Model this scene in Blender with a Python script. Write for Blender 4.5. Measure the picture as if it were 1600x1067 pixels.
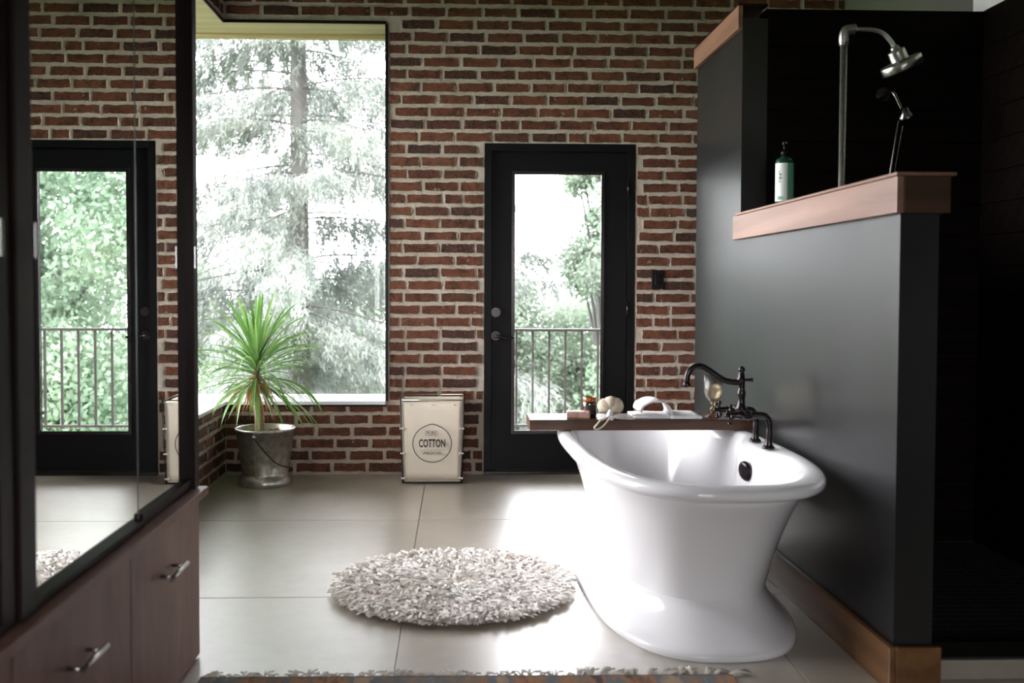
import bpy, bmesh, math, random
import numpy as np
from mathutils import Vector, Matrix
for o in list(bpy.data.objects): bpy.data.objects.remove(o)
scene = bpy.context.scene
C = scene.collection
PI = math.pi
random.seed(7)
rng = np.random.default_rng(7)

# ------------------------------------------------------------------ camera
FPX = 1556.0
cam_d = bpy.data.cameras.new('camera'); cam = bpy.data.objects.new('camera', cam_d); C.objects.link(cam)
cam_d.sensor_width = 36.0; cam_d.lens = 36.0 * FPX / 1600.0
cam_d.shift_x = (800 - 767) / 1600.0; cam_d.shift_y = (499 - 533.5) / 1600.0
th = math.atan(53 / FPX); ps = math.atan(52 * math.cos(th) / FPX); roll = .003
Fv = Vector((math.sin(ps) * math.cos(th), math.cos(ps) * math.cos(th), -math.sin(th)))
R0 = Vector((math.cos(ps), -math.sin(ps), 0)); U0 = R0.cross(Fv)
Rv = R0 * math.cos(roll) + U0 * math.sin(roll); Uv = Rv.cross(Fv)
cam.matrix_world = Matrix(((Rv.x, Uv.x, -Fv.x, 0), (Rv.y, Uv.y, -Fv.y, 0), (Rv.z, Uv.z, -Fv.z, 1.19), (0, 0, 0, 1)))
cam_d.clip_start = .05; cam_d.clip_end = 300
cam_d.dof.use_dof = True; cam_d.dof.focus_distance = 5.2; cam_d.dof.aperture_fstop = 2.8
scene.camera = cam

# ------------------------------------------------------------------ light: overcast sky through the windows
SKY = 19.0
w = bpy.data.worlds.new('overcast_sky'); scene.world = w; w.use_nodes = True
bg = w.node_tree.nodes['Background']; bg.inputs[0].default_value = (.985, .945, 1.0, 1); bg.inputs[1].default_value = SKY

def portal(name, loc, rot, sx, sy):
    l = bpy.data.lights.new(name, 'AREA'); l.shape = 'RECTANGLE'; l.size = sx; l.size_y = sy
    l.cycles.is_portal = True
    o = bpy.data.objects.new(name, l); C.objects.link(o); o.location = loc; o.rotation_euler = rot
portal('portal_corner_back', (-1.12, 6.62, 1.64), (-PI/2, 0, 0), 1.36, 2.36)
portal('portal_corner_side', (-1.81, 5.1, 1.64), (0, -PI/2, 0), 2.36, 3.0)
portal('portal_door', (.635, 6.45, 1.08), (-PI/2, 0, 0), .56, 1.62)
portal('portal_rear_one', (-.58, -2.33, 1.40), (PI/2, 0, 0), .86, 1.2)
portal('portal_rear_two', (.34, -2.33, 1.40), (PI/2, 0, 0), .86, 1.2)

vs = scene.view_settings
vs.view_transform = 'Standard'; vs.look = 'None'; vs.gamma = 1.0; vs.use_curve_mapping = False
vs.exposure = 0.0

# ------------------------------------------------------------------ helpers
def tag(o, label=None, cat=None, group=None, kind=None):
    if label: o['label'] = label
    if cat: o['category'] = cat
    if group: o['group'] = group
    if kind: o['kind'] = kind
    return o
def empty(name, loc=(0, 0, 0), rz=0, label=None, cat=None, group=None, kind=None):
    o = bpy.data.objects.new(name, None); C.objects.link(o); o.location = loc; o.rotation_euler = (0, 0, rz)
    o.empty_display_size = .05
    return tag(o, label, cat, group, kind)

class MB:
    def __init__(s): s.v = []; s.f = []; s.sm = []
    def add(s, vs_, fs, smooth=False):
        n = len(s.v); s.v += [tuple(p) for p in vs_]; s.f += [tuple(i + n for i in q) for q in fs]; s.sm += [smooth] * len(fs); return s
    def box(s, x0, x1, y0, y1, z0, z1, bev=0):
        if bev:
            bm = bmesh.new(); bmesh.ops.create_cube(bm, size=1)
            for v in bm.verts: v.co = Vector(((x0+x1)/2 + v.co.x*(x1-x0), (y0+y1)/2 + v.co.y*(y1-y0), (z0+z1)/2 + v.co.z*(z1-z0)))
            bmesh.ops.bevel(bm, geom=bm.edges[:], offset=bev, segments=2, affect='EDGES', profile=.6)
            bm.verts.index_update()
            s.add([v.co[:] for v in bm.verts], [[v.index for v in f.verts] for f in bm.faces]); bm.free(); return s
        V = [(x0,y0,z0),(x1,y0,z0),(x1,y1,z0),(x0,y1,z0),(x0,y0,z1),(x1,y0,z1),(x1,y1,z1),(x0,y1,z1)]
        return s.add(V, [(0,3,2,1),(4,5,6,7),(0,1,5,4),(1,2,6,5),(2,3,7,6),(3,0,4,7)])
    def hexa(s, V):
        return s.add(V, [(0,3,2,1),(4,5,6,7),(0,1,5,4),(1,2,6,5),(2,3,7,6),(3,0,4,7)])
    def lathe(s, prof, seg=32, c=(0,0,0), axis='z', cap=True):
        V = []; n = len(prof)
        for r, h in prof:
            for k in range(seg):
                a = 2*PI*k/seg; x, y = r*math.cos(a), r*math.sin(a)
                p = (x, y, h) if axis == 'z' else ((h, x, y) if axis == 'x' else (y, h, x))
                V.append((c[0]+p[0], c[1]+p[1], c[2]+p[2]))
        Fs = [(i*seg+k, i*seg+(k+1)%seg, (i+1)*seg+(k+1)%seg, (i+1)*seg+k) for i in range(n-1) for k in range(seg)]
        s.add(V, Fs, True)
        if cap:
            s.f.append(tuple(len(s.v)-len(V)+k for k in range(seg))[::-1]); s.sm.append(False)
            s.f.append(tuple(len(s.v)-seg+k for k in range(seg))); s.sm.append(False)
        return s
    def tube(s, pts, r, seg=10, cap=True):
        pts = [Vector(p) for p in pts]; n = len(pts)
        rr = r if isinstance(r, (list, tuple)) else [r]*n
        V = []; up = None
        for i, p in enumerate(pts):
            t = (pts[min(i+1, n-1)] - pts[max(i-1, 0)]).normalized()
            if up is None:
                up = Vector((0,0,1)) if abs(t.z) < .9 else Vector((1,0,0))
            a = (up - t*up.dot(t)).normalized(); b = t.cross(a); up = a
            for k in range(seg):
                q = 2*PI*k/seg; V.append(p + (a*math.cos(q) + b*math.sin(q))*rr[i])
        Fs = [(i*seg+k, i*seg+(k+1)%seg, (i+1)*seg+(k+1)%seg, (i+1)*seg+k) for i in range(n-1) for k in range(seg)]
        s.add(V, Fs, True)
        if cap:
            s.f.append(tuple(len(s.v)-len(V)+k for k in range(seg))[::-1]); s.sm.append(False)
            s.f.append(tuple(len(s.v)-seg+k for k in range(seg))); s.sm.append(False)
        return s
    def ball(s, c, r, seg=16, rings=10, sc=(1,1,1)):
        prof = [(max(1e-4, math.sin(PI*i/rings)), -math.cos(PI*i/rings)) for i in range(rings+1)]
        V = []; 
        for a_, h in prof:
            for k in range(seg):
                a = 2*PI*k/seg; V.append((c[0]+r*sc[0]*a_*math.cos(a), c[1]+r*sc[1]*a_*math.sin(a), c[2]+r*sc[2]*h))
        Fs = [(i*seg+k, i*seg+(k+1)%seg, (i+1)*seg+(k+1)%seg, (i+1)*seg+k) for i in range(rings) for k in range(seg)]
        return s.add(V, Fs, True)
    def mesh(s, name, m):
        me = bpy.data.meshes.new(name); me.from_pydata(s.v, [], s.f)
        me.polygons.foreach_set('use_smooth', s.sm)
        if m: me.materials.append(m)
        me.update(); return me
    def build(s, name, m, parent=None, loc=(0,0,0), smooth=None):
        me = s.mesh(name, m)
        if smooth is not None: me.polygons.foreach_set('use_smooth', [smooth]*len(me.polygons))
        o = bpy.data.objects.new(name, me); C.objects.link(o); o.location = loc; o.parent = parent
        return o
def spline(P, n=8):
    P = [Vector(p) for p in P]; Q = [P[0]*2-P[1]] + P + [P[-1]*2-P[-2]]; out = []
    for i in range(1, len(Q)-2):
        for k in range(n):
            t = k/n; a, b, c, d = Q[i-1:i+3]
            out.append(.5*((2*b) + (c-a)*t + (2*a-5*b+4*c-d)*t*t + (3*b-a-3*c+d)*t**3))
    out.append(P[-1]); return out
def raw_mesh(name, verts, faces, m, parent=None, smooth=False):
    """fast quads/tris from numpy arrays"""
    me = bpy.data.meshes.new(name); verts = np.asarray(verts, dtype=np.float32); faces = np.asarray(faces, dtype=np.int32)
    k = faces.shape[1]
    me.vertices.add(len(verts)); me.vertices.foreach_set('co', verts.ravel())
    me.loops.add(faces.size); me.loops.foreach_set('vertex_index', faces.ravel())
    me.polygons.add(len(faces)); me.polygons.foreach_set('loop_start', np.arange(0, faces.size, k, dtype=np.int32))
    me.polygons.foreach_set('loop_total', np.full(len(faces), k, dtype=np.int32))
    me.polygons.foreach_set('use_smooth', np.full(len(faces), smooth))
    me.update(); me.validate()
    if m: me.materials.append(m)
    o = bpy.data.objects.new(name, me); C.objects.link(o); o.parent = parent
    return o

# ------------------------------------------------------------------ materials
class NT:
    def __init__(s, name):
        s.m = bpy.data.materials.new(name); s.m.use_nodes = True; s.t = s.m.node_tree; s.N = s.t.nodes; s.L = s.t.links
        s.b = s.N['Principled BSDF']
    def n(s, typ, **kw):
        o = s.N.new(typ)
        for k, v in kw.items():
            if k.startswith('_'): setattr(o, k[1:], v)
            else: o.inputs[k.replace('__', ' ')].default_value = v
        return o
    def l(s, a, b): s.L.new(a, b)
    def coord(s, kind='Object', scale=(1,1,1), rand=False):
        tc = s.n('ShaderNodeTexCoord'); mp = s.n('ShaderNodeMapping'); mp.inputs['Scale'].default_value = scale
        s.l(tc.outputs[kind], mp.inputs['Vector'])
        if rand:
            oi = s.n('ShaderNodeObjectInfo'); mu = s.n('ShaderNodeMath', _operation='MULTIPLY'); mu.inputs[1].default_value = 37.0
            s.l(oi.outputs['Random'], mu.inputs[0]); cb = s.n('ShaderNodeCombineXYZ')
            for i in range(3): s.l(mu.outputs[0], cb.inputs[i])
            s.l(cb.outputs[0], mp.inputs['Location'])
        return mp.outputs[0]
    def noise(s, vec, scale, detail=4, rough=.55, dist=0):
        o = s.n('ShaderNodeTexNoise'); o.inputs['Scale'].default_value = scale; o.inputs['Detail'].default_value = detail
        o.inputs['Roughness'].default_value = rough; o.inputs['Distortion'].default_value = dist
        if vec is not None: s.l(vec, o.inputs['Vector'])
        return o.outputs['Fac']
    def ramp(s, fac, stops, interp='LINEAR'):
        o = s.n('ShaderNodeValToRGB'); cr = o.color_ramp; cr.interpolation = interp
        while len(cr.elements) < len(stops): cr.elements.new(.5)
        for e, (p, c) in zip(cr.elements, stops):
            e.position = p; e.color = (*c, 1) if len(c) == 3 else c
        s.l(fac, o.inputs['Fac']); return o.outputs['Color']
    def mixc(s, fac, a, b, mode='MIX'):
        o = s.n('ShaderNodeMix', _data_type='RGBA', _blend_type=mode)
        for sock, v in ((o.inputs[0], fac), (o.inputs[6], a), (o.inputs[7], b)):
            if isinstance(v, (int, float)): sock.default_value = v
            elif isinstance(v, tuple): sock.default_value = (*v, 1)
            else: s.l(v, sock)
        return o.outputs[2]
    def bump(s, h, strength=.3, dist=.01):
        o = s.n('ShaderNodeBump'); o.inputs['Strength'].default_value = strength; o.inputs['Distance'].default_value = dist
        s.l(h, o.inputs['Height']); s.l(o.outputs[0], s.b.inputs['Normal'])
    def mrange(s, fac, a, b):
        o = s.n('ShaderNodeMapRange'); o.inputs['To Min'].default_value = a; o.inputs['To Max'].default_value = b
        s.l(fac, o.inputs['Value']); return o.outputs[0]
def plain(name, col, rough=.5, metal=0, spec=.5, var=.0, vscale=20, bump=0, bscale=60, coat=0):
    t = NT(name); b = t.b
    b.inputs['Base Color'].default_value = (*col, 1); b.inputs['Roughness'].default_value = rough; b.inputs['Metallic'].default_value = metal
    b.inputs['Specular IOR Level'].default_value = spec
    if coat: b.inputs['Coat Weight'].default_value = coat; b.inputs['Coat Roughness'].default_value = .08
    vec = t.coord()
    if var:
        nz = t.noise(vec, vscale)
        t.l(t.ramp(nz, [(.25, tuple(c*(1-var) for c in col)), (.75, tuple(min(1, c*(1+var)) for c in col))]), b.inputs['Base Color'])
    if bump: t.bump(t.noise(vec, bscale), bump, .004)
    return t.m
def wood(name, c0, c1, rough=.4, axis=0, scale=6, stretch=.08, coat=0, spec=.5):
    t = NT(name); sc = [1, 1, 1]; sc[axis] = stretch
    vec = t.coord('Object', tuple(sc), rand=True)
    n1 = t.noise(vec, scale*3, 5, .6, 1.2); wv = t.n('ShaderNodeTexWave', _wave_type='RINGS')
    wv.inputs['Scale'].default_value = scale*.7; wv.inputs['Distortion'].default_value = 6; wv.inputs['Detail'].default_value = 3; t.l(vec, wv.inputs['Vector'])
    a = t.ramp(wv.outputs['Fac'], [(.2, c0), (.8, c1)])
    col = t.mixc(.5, a, t.ramp(n1, [(.3, c0), (.7, c1)]))
    t.l(col, t.b.inputs['Base Color']); t.b.inputs['Roughness'].default_value = rough; t.b.inputs['Specular IOR Level'].default_value = spec
    if coat: t.b.inputs['Coat Weight'].default_value = coat; t.b.inputs['Coat Roughness'].default_value = .15
    t.bump(n1, .15, .002)
    return t.m
def glass_sheet(name, tint=(1, 1, 1)):
    t = NT(name); t.N.remove(t.b); out = t.N['Material Output']
    tr = t.n('ShaderNodeBsdfTransparent'); tr.inputs[0].default_value = (*tint, 1)
    gl = t.n('ShaderNodeBsdfGlossy'); gl.inputs['Roughness'].default_value = 0.0
    fr = t.n('ShaderNodeFresnel'); fr.inputs[0].default_value = 1.45; mx = t.n('ShaderNodeMixShader')
    t.l(fr.outputs[0], mx.inputs[0]); t.l(tr.outputs[0], mx.inputs[1]); t.l(gl.outputs[0], mx.inputs[2]); t.l(mx.outputs[0], out.inputs[0])
    return t.m
def leafy(name, cols, trans=.35, rough=.5, scale=1.5):
    t = NT(name); vec = t.coord(); nz = t.noise(vec, scale, 3)
    oi = t.n('ShaderNodeObjectInfo')
    col = t.ramp(nz, [(.25, cols[0]), (.5, cols[1]), (.75, cols[2])])
    out = t.N['Material Output']; t.l(col, t.b.inputs['Base Color']); t.b.inputs['Roughness'].default_value = rough
    tl = t.n('ShaderNodeBsdfTranslucent'); t.l(col, tl.inputs[0]); mx = t.n('ShaderNodeMixShader'); mx.inputs[0].default_value = trans
    t.l(t.b.outputs[0], mx.inputs[1]); t.l(tl.outputs[0], mx.inputs[2]); t.l(mx.outputs[0], out.inputs[0])
    return t.m

M = {}
def brick_mat():
    t = NT('old_brick'); oi = t.n('ShaderNodeObjectInfo'); vec = t.coord('Object', (1, 1, 1), rand=True); raw = t.coord('Object')
    base = t.ramp(oi.outputs['Random'], [(0, (.096, .031, .016)), (.22, (.118, .040, .020)), (.38, (.070, .023, .014)), (.52, (.104, .034, .018)), (.66, (.048, .020, .014)), (.76, (.086, .032, .018)), (.82, (.016, .012, .013)), (.95, (.130, .050, .027))], 'CONSTANT')
    nz = t.noise(vec, 13, 5, .65)
    flash = t.ramp(nz, [(.38, (.16, .14, .17)), (.54, (1, 1, 1))])
    c = t.mixc(.9, base, flash, 'MULTIPLY')
    fine = t.noise(vec, 70, 4, .7)
    c = t.mixc(t.ramp(fine, [(.35, (0, 0, 0)), (.75, (.7, .7, .7))]), c, (.19, .072, .040))
    # mortar smeared over edges and in pits
    sx = t.n('ShaderNodeSeparateXYZ'); t.l(raw, sx.inputs[0])
    def absdiv(sock, d):
        a = t.n('ShaderNodeMath', _operation='ABSOLUTE'); t.l(sock, a.inputs[0]); m = t.n('ShaderNodeMath', _operation='DIVIDE'); t.l(a.outputs[0], m.inputs[0]); m.inputs[1].default_value = d; return m.outputs[0]
    ex = absdiv(sx.outputs[0], .1075); ez = absdiv(sx.outputs[2], .0295)
    px_ = t.n('ShaderNodeMath', _operation='POWER'); t.l(ex, px_.inputs[0]); px_.inputs[1].default_value = 14
    pz_ = t.n('ShaderNodeMath', _operation='POWER'); t.l(ez, pz_.inputs[0]); pz_.inputs[1].default_value = 7
    mxn = t.n('ShaderNodeMath', _operation='MAXIMUM'); t.l(px_.outputs[0], mxn.inputs[0]); t.l(pz_.outputs[0], mxn.inputs[1])
    ns = t.noise(vec, 42, 3, .6); sm = t.n('ShaderNodeMath', _operation='MULTIPLY'); t.l(mxn.outputs[0], sm.inputs[0]); t.l(ns, sm.inputs[1])
    f1 = t.ramp(sm.outputs[0], [(.25, (0, 0, 0)), (.36, (.9, .9, .9))])
    f2 = t.ramp(t.noise(vec, 28, 2, .5), [(.70, (0, 0, 0)), (.76, (.6, .6, .6))])
    ff = t.mixc(1.0, f1, f2, 'LIGHTEN')
    c = t.mixc(ff, c, (.48, .405, .335))
    t.l(c, t.b.inputs['Base Color']); t.b.inputs['Roughness'].default_value = .78; t.b.inputs['Specular IOR Level'].default_value = .25
    t.bump(t.noise(vec, 55, 6, .7), .7, .006)
    return t.m
def mortar_mat():
    t = NT('mortar'); vec = t.coord()
    t.l(t.ramp(t.noise(vec, 9, 6, .7), [(.3, (.40, .335, .27)), (.7, (.60, .52, .44))]), t.b.inputs['Base Color'])
    t.b.inputs['Roughness'].default_value = .9; t.b.inputs['Specular IOR Level'].default_value = .2
    t.bump(t.noise(vec, 38, 6, .75), 1.0, .016); return t.m
def concrete_mat():
    t = NT('sealed_concrete'); vec = t.coord('Object', (1, 1, 1), rand=True)
    n1 = t.noise(vec, 1.4, 5, .6, .5); n2 = t.noise(vec, 16, 5, .6)
    c = t.mixc(.35, t.ramp(n1, [(.3, (.235, .200, .155)), (.7, (.410, .362, .295))]), t.ramp(n2, [(.3, (.245, .21, .165)), (.7, (.40, .35, .285))]))
    t.l(c, t.b.inputs['Base Color']); t.b.inputs['Roughness'].default_value = .40; t.b.inputs['Specular IOR Level'].default_value = 1.0
    t.b.inputs['Coat Weight'].default_value = 1.0; t.b.inputs['Coat IOR'].default_value = 1.6; t.b.inputs['Coat Roughness'].default_value = .30
    t.bump(n2, .04, .002); return t.m
def black_panel_mat():
    t = NT('black_satin_panel'); vec = t.coord('Object', (1, 1, .35))
    n1 = t.noise(vec, 3.0, 5, .6)
    t.l(t.ramp(n1, [(.3, (.0035, .0035, .0045)), (.7, (.007, .0075, .009))]), t.b.inputs['Base Color'])
    t.l(t.mrange(n1, .27, .31), t.b.inputs['Roughness']); t.b.inputs['Specular IOR Level'].default_value = .95
    t.bump(t.noise(t.coord('Object', (1, 8, 1)), 9, 3), .03, .002); return t.m
def brick_far_mat():
    t = NT('old_brick_far'); ge = t.n('ShaderNodeNewGeometry'); vec = t.coord()
    base = t.ramp(ge.outputs['Random Per Island'], [(0, (.096, .031, .016)), (.22, (.118, .040, .020)), (.38, (.070, .023, .014)), (.52, (.104, .034, .018)), (.66, (.048, .020, .014)), (.76, (.086, .032, .018)), (.82, (.016, .012, .013)), (.95, (.130, .050, .027))], 'CONSTANT')
    c = t.mixc(t.ramp(t.noise(vec, 70, 4, .7), [(.3, (0, 0, 0)), (.8, (.55, .55, .55))]), base, (.19, .080, .050))
    t.l(c, t.b.inputs['Base Color']); t.b.inputs['Roughness'].default_value = .78; t.bump(t.noise(vec, 55, 6, .7), .7, .006); return t.m
M['brick_far'] = brick_far_mat(); M['brick'] = brick_mat(); M['mortar'] = mortar_mat(); M['concrete'] = concrete_mat(); M['panel'] = black_panel_mat()
M['grout'] = plain('light_grout', (.48, .46, .42), .85, var=.15)
M['white_paint'] = plain('white_paint', (.80, .80, .78), .6, var=.03)
M['beige_paint'] = plain('beige_paint', (.11, .11, .085), .7, var=.05)
M['ceiling'] = plain('ceiling_paint', (.22, .20, .17), .8, var=.04)
M['black_paint'] = plain('black_door_paint', (.0035, .0035, .004), .45, spec=.15, bump=.05, bscale=90)
M['black_trim'] = plain('black_window_trim', (.006, .005, .005), .4, spec=.2)
M['pine'] = wood('pale_pine_board', (.40, .31, .13), (.52, .42, .20), .5, 0, 5)
M['sill'] = plain('white_sill', (.82, .83, .86), .3)
M['glass'] = glass_sheet('window_glass', (.97, .99, .98))
def cabinet_mat():
    t = NT('dark_stained_wood'); vec = t.coord('Object', (1, 1, .45), rand=True); n1 = t.noise(vec, 4, 6, .62, 1.0); n2 = t.noise(t.coord('Object', (1, 1, .08), rand=True), 60, 4, .6)
    c = t.mixc(.3, t.ramp(n1, [(.28, (.115, .052, .038)), (.72, (.29, .150, .115))]), t.ramp(n2, [(.3, (.14, .066, .05)), (.7, (.26, .13, .098))]))
    t.l(c, t.b.inputs['Base Color']); t.b.inputs['Roughness'].default_value = .48; t.b.inputs['Specular IOR Level'].default_value = .3; t.bump(n2, .1, .002); return t.m
M['cabinet'] = cabinet_mat()
M['mirror_frame'] = wood('dark_frame_wood', (.010, .005, .005), (.018, .008, .008), .45, 2, 5, .1, spec=.10)
M['mirror'] = plain('mirror_glass', (.93, .95, .94), .0, 1.0)
M['glass_edge'] = plain('mirror_edge', (.10, .12, .12), .25)
M['steel'] = plain('brushed_steel', (.50, .48, .47), .28, 1.0)
M['dark_chrome'] = plain('dark_chrome', (.16, .15, .15), .2, 1.0)
M['galv'] = plain('galvanised_pipe', (.48, .46, .45), .36, 1.0, var=.2, vscale=60)
M['bronze'] = plain('oil_rubbed_bronze', (.026, .019, .020), .22, .6, var=.3, vscale=40)
M['redwood'] = wood('reddish_cap_wood', (.20, .092, .060), (.33, .17, .12), .30, 1, 5, .06)
M['oak_dark'] = wood('dark_oak_end', (.040, .019, .010), (.075, .036, .018), .45, 0, 6, .06, spec=.3)
M['oak'] = wood('oiled_oak_baseboard', (.10, .044, .015), (.19, .088, .032), .35, 1, 6, .06)
M['shower_wood'] = wood('black_stained_planks', (.003, .002, .0015), (.007, .004, .003), .6, 0, 6, .06, spec=.05)
M['mosaic'] = plain('dark_mosaic', (.020, .017, .016), .5, var=.3, vscale=8)
M['mosaic_grout'] = plain('mosaic_grout', (.20, .17, .14), .9)
M['enamel'] = plain('white_enamel', (.82, .81, .825), .11, spec=.5)

# ------------------------------------------------------------------ setting
D = 6.262; XL = -1.457; XR = 2.435; YR = -2.3; ZC = 3.25
# floor: slab of grout with scored concrete tiles
fl = tag(MB().box(XL-.4, XR+.3, YR-.3, D+.5, -.12, -.005).build('floor', M['grout']), kind='structure')
xe = [XL, -.194, 1.058, XR]; ye = [YR, -1.22, .03, 1.28, 2.53, 3.78, 5.03, D+.06]
for i in range(3):
    for j in range(7):
        g = .0026
        cx, cy = (xe[i]+xe[i+1])/2, (ye[j]+ye[j+1])/2; hx, hy = (xe[i+1]-xe[i])/2-g, (ye[j+1]-ye[j])/2-g
        MB().box(-hx, hx, -hy, hy, -.02, 0, .0015).build('floor_tile', M['concrete'], fl, (cx, cy, 0))

# --- brick walls
WIN = (-9, -.450, .460, 2.810)      # x0,x1,z0,z1 of the corner window in the back wall
DOR = (.166, 1.118, -1, 2.080)
def brick_meshes():
    out = []
    for k in range(12):
        L, Hh = .1075, .0295; pts = []
        nx, nz = 6, 2
        for i in range(nx): pts.append((-L + 2*L*i/nx, -Hh))
        for i in range(nz): pts.append((L, -Hh + 2*Hh*i/nz))
        for i in range(nx): pts.append((L - 2*L*i/nx, Hh))
        for i in range(nz): pts.append((-L, Hh - 2*Hh*i/nz))
        pts = [(x + random.uniform(-.0075, .0040)*np.sign(x), z + random.uniform(-.0062, .0040)*np.sign(z)) for x, z in pts]
        n = len(pts); V = [(x, .006, z) for x, z in pts]; dpt = -random.uniform(.005, .010)
        V += [(x*(1-random.uniform(.008, .03)), dpt + random.uniform(-.002, .003), z*(1-random.uniform(.04, .14))) for x, z in pts]
        Fs = [(i, (i+1) % n, n+(i+1) % n, n+i) for i in range(n)] + [tuple(range(n, 2*n))]
        m = MB().add(V, Fs); m.sm = [True]*n + [False]
        me = m.mesh('brick', M['brick']); out.append(me)
    return out
BM_ = brick_meshes()
PITCH, BL, BH = .2305, .215, .060
def lay(a0, a1, z0, z1, holes):
    """running bond along one axis; returns rectangles (u0,u1,w0,w1)"""
    res = []; k = 0; z = z0 + .014
    while z < z1 - .02:
        u = a0 - random.uniform(0, .04) - (PITCH/2 if k % 2 else 0)
        zt = min(z + BH, z1 - .004)
        while u < a1:
            ln = BL + random.uniform(-.012, .008)
            if random.random() < .06: ln = random.uniform(.09, .13)
            r = [max(u, a0+.006), min(u+ln, a1-.006), z + random.uniform(-.0015, .0015), zt]
            u += ln + random.uniform(.012, .020)
            parts = [r]
            for h in holes:
                nxt = []
                for q in parts:
                    if q[1] <= h[0]-.006 or q[0] >= h[1]+.006 or q[3] <= h[2]-.004 or q[2] >= h[3]+.004: nxt.append(q); continue
                    if q[3] > h[3]+.004 and q[2] > h[2]:      # sticks out above the hole
                        nxt.append([q[0], q[1], h[3]+.007, q[3]])
                        continue
                    if q[2] < h[2]-.004:
                        nxt.append([q[0], q[1], q[2], h[2]-.007]); continue
                    if q[0] < h[0]-.008: nxt.append([q[0], h[0]-.008, q[2], q[3]])
                    if q[1] > h[1]+.008: nxt.append([h[1]+.008, q[1], q[2], q[3]])
                parts = nxt
            res += [q for q in parts if q[1]-q[0] > .028 and q[3]-q[2] > .014]
        z += .0755 if k < 6 else .0771
        k += 1
    return res
def place_bricks(rects, parent, to_world, rz, limit, vis):
    rects = sorted(rects, key=lambda q: -((q[1]-q[0])*(q[3]-q[2])*vis(q)))
    rest_v, rest_f = [], []
    for i, q in enumerate(rects):
        me = random.choice(BM_); u, wz = (q[0]+q[1])/2, (q[2]+q[3])/2; sx, sz = (q[1]-q[0])/BL, (q[3]-q[2])/BH
        fx = random.choice((-1, 1))
        if i < limit:
            o = bpy.data.objects.new('brick', me); C.objects.link(o); o.parent = parent
            o.location = to_world(u, wz, random.uniform(-.002, .001)); o.rotation_euler = (0, random.uniform(-.008, .008) + (PI if fx < 0 else 0) if False else random.uniform(-.008, .008), rz)
            o.scale = (sx, 1, sz)
        else:
            n = len(rest_v); c, s_ = math.cos(rz), math.sin(rz); o_ = to_world(u, wz, 0)
            for v in me.vertices:
                x, y, z = v.co.x*sx, v.co.y, v.co.z*sz
                rest_v.append((o_[0] + x*c - y*s_, o_[1] + x*s_ + y*c, o_[2] + z))
            rest_f += [tuple(n+i2 for i2 in p.vertices) for p in me.polygons]
    if rest_v:
        m = MB().add(rest_v, rest_f); tag(m.build('brick_field', M['brick_far'], parent), kind='stuff')
TH = .16
wb = MB()
for x0, x1, z0, z1 in ((XL-.4, -.450, 2.810, ZC), (XL-.4, -.450, -.12, .460), (-.450, .166, -.12, ZC), (.166, 1.118, 2.080, ZC), (1.118, XR+.3, -.12, ZC)):
    wb.box(x0 if x0 > XL else XL, x1, D, D+.42, z0, z1)
wall_back = tag(wb.build('wall_back', M['mortar']), kind='structure')
holes = [(-9, -.436, .446, 2.824), (DOR[0], DOR[1], -1, DOR[3])]
def visb(q):
    u, z = (q[0]+q[1])/2, (q[2]+q[3])/2
    if z > 2.97: return .001
    if u > 1.52 and z < 2.70: return .002
    if u > 1.3 and z < .9: return .01
    if u > 2.0: return .5
    return 1.0
place_bricks(lay(XL, XR, 0, ZC, holes), wall_back, lambda u, z, j: (u, D + j, z), 0, 300, visb)
# left wall
wl = MB()
YW0 = 3.62
for y0, y1, z0, z1 in ((YR, YW0, -.12, ZC), (YW0, D+.42, -.12, .460), (YW0, D+.42, 2.810, ZC)):
    wl.box(XL-.42, XL, y0, y1, z0, z1)
wall_left = tag(wl.build('wall_left', M['mortar']), kind='structure')
place_bricks(lay(-D+.004, -3.3, 0, ZC, [(-9, -YW0+.014, .446, 2.824)]), wall_left, lambda u, z, j: (XL - j, -u, z), -PI/2 + PI, 300, lambda q: 1.0)

# other walls and ceiling
wr = MB().box(XR, XR+.2, YR, D, -.12, ZC); wall_right = tag(wr.build('wall_right', M['beige_paint']), kind='structure')
wq = MB()
for x0, x1, z0, z1 in ((XL-.4, -1.01, -.12, ZC), (-.15, -.09, -.12, ZC), (.77, XR+.2, -.12, ZC), (-1.01, -.15, -.12, .8), (-.09, .77, -.12, .8), (-1.01, -.15, 2.0, ZC), (-.09, .77, 2.0, ZC)):
    wq.box(x0, x1, YR-.15, YR, z0, z1)
wall_rear = tag(wq.build('wall_rear', M['white_paint']), kind='structure')
tag(MB().box(XL-.42, XR+.2, YR-.15, D+.42, ZC, ZC+.15).build('ceiling', M['ceiling']), kind='structure')
tag(MB().box(XL, XR, YR, 2.95, 2.14, ZC-.01).build('added_shade_ceiling', M['ceiling']), kind='structure')  # unseen low ceiling, added to keep rear light off the upper brick wall
for k, x0 in ((2, -1.01), (3, -.09)):
    wn = empty('window_%d' % k, (x0+.43, YR-.075, .8), kind='structure')
    f = MB()
    for a in ((-.43, -.40, 0, 1.2), (.40, .43, 0, 1.2), (-.43, .43, 0, .04), (-.43, .43, 1.16, 1.2), (-.015, .015, 0, 1.2)): f.box(a[0], a[1], -.03, .03, a[2], a[3])
    f.build('window_frame', M['black_trim'], wn)
    for s in (-1, 1): MB().box(min(.016*s, .399*s), max(.016*s, .399*s), -.004, .004, .041, 1.159).build('pane', M['glass'], wn)

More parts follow.
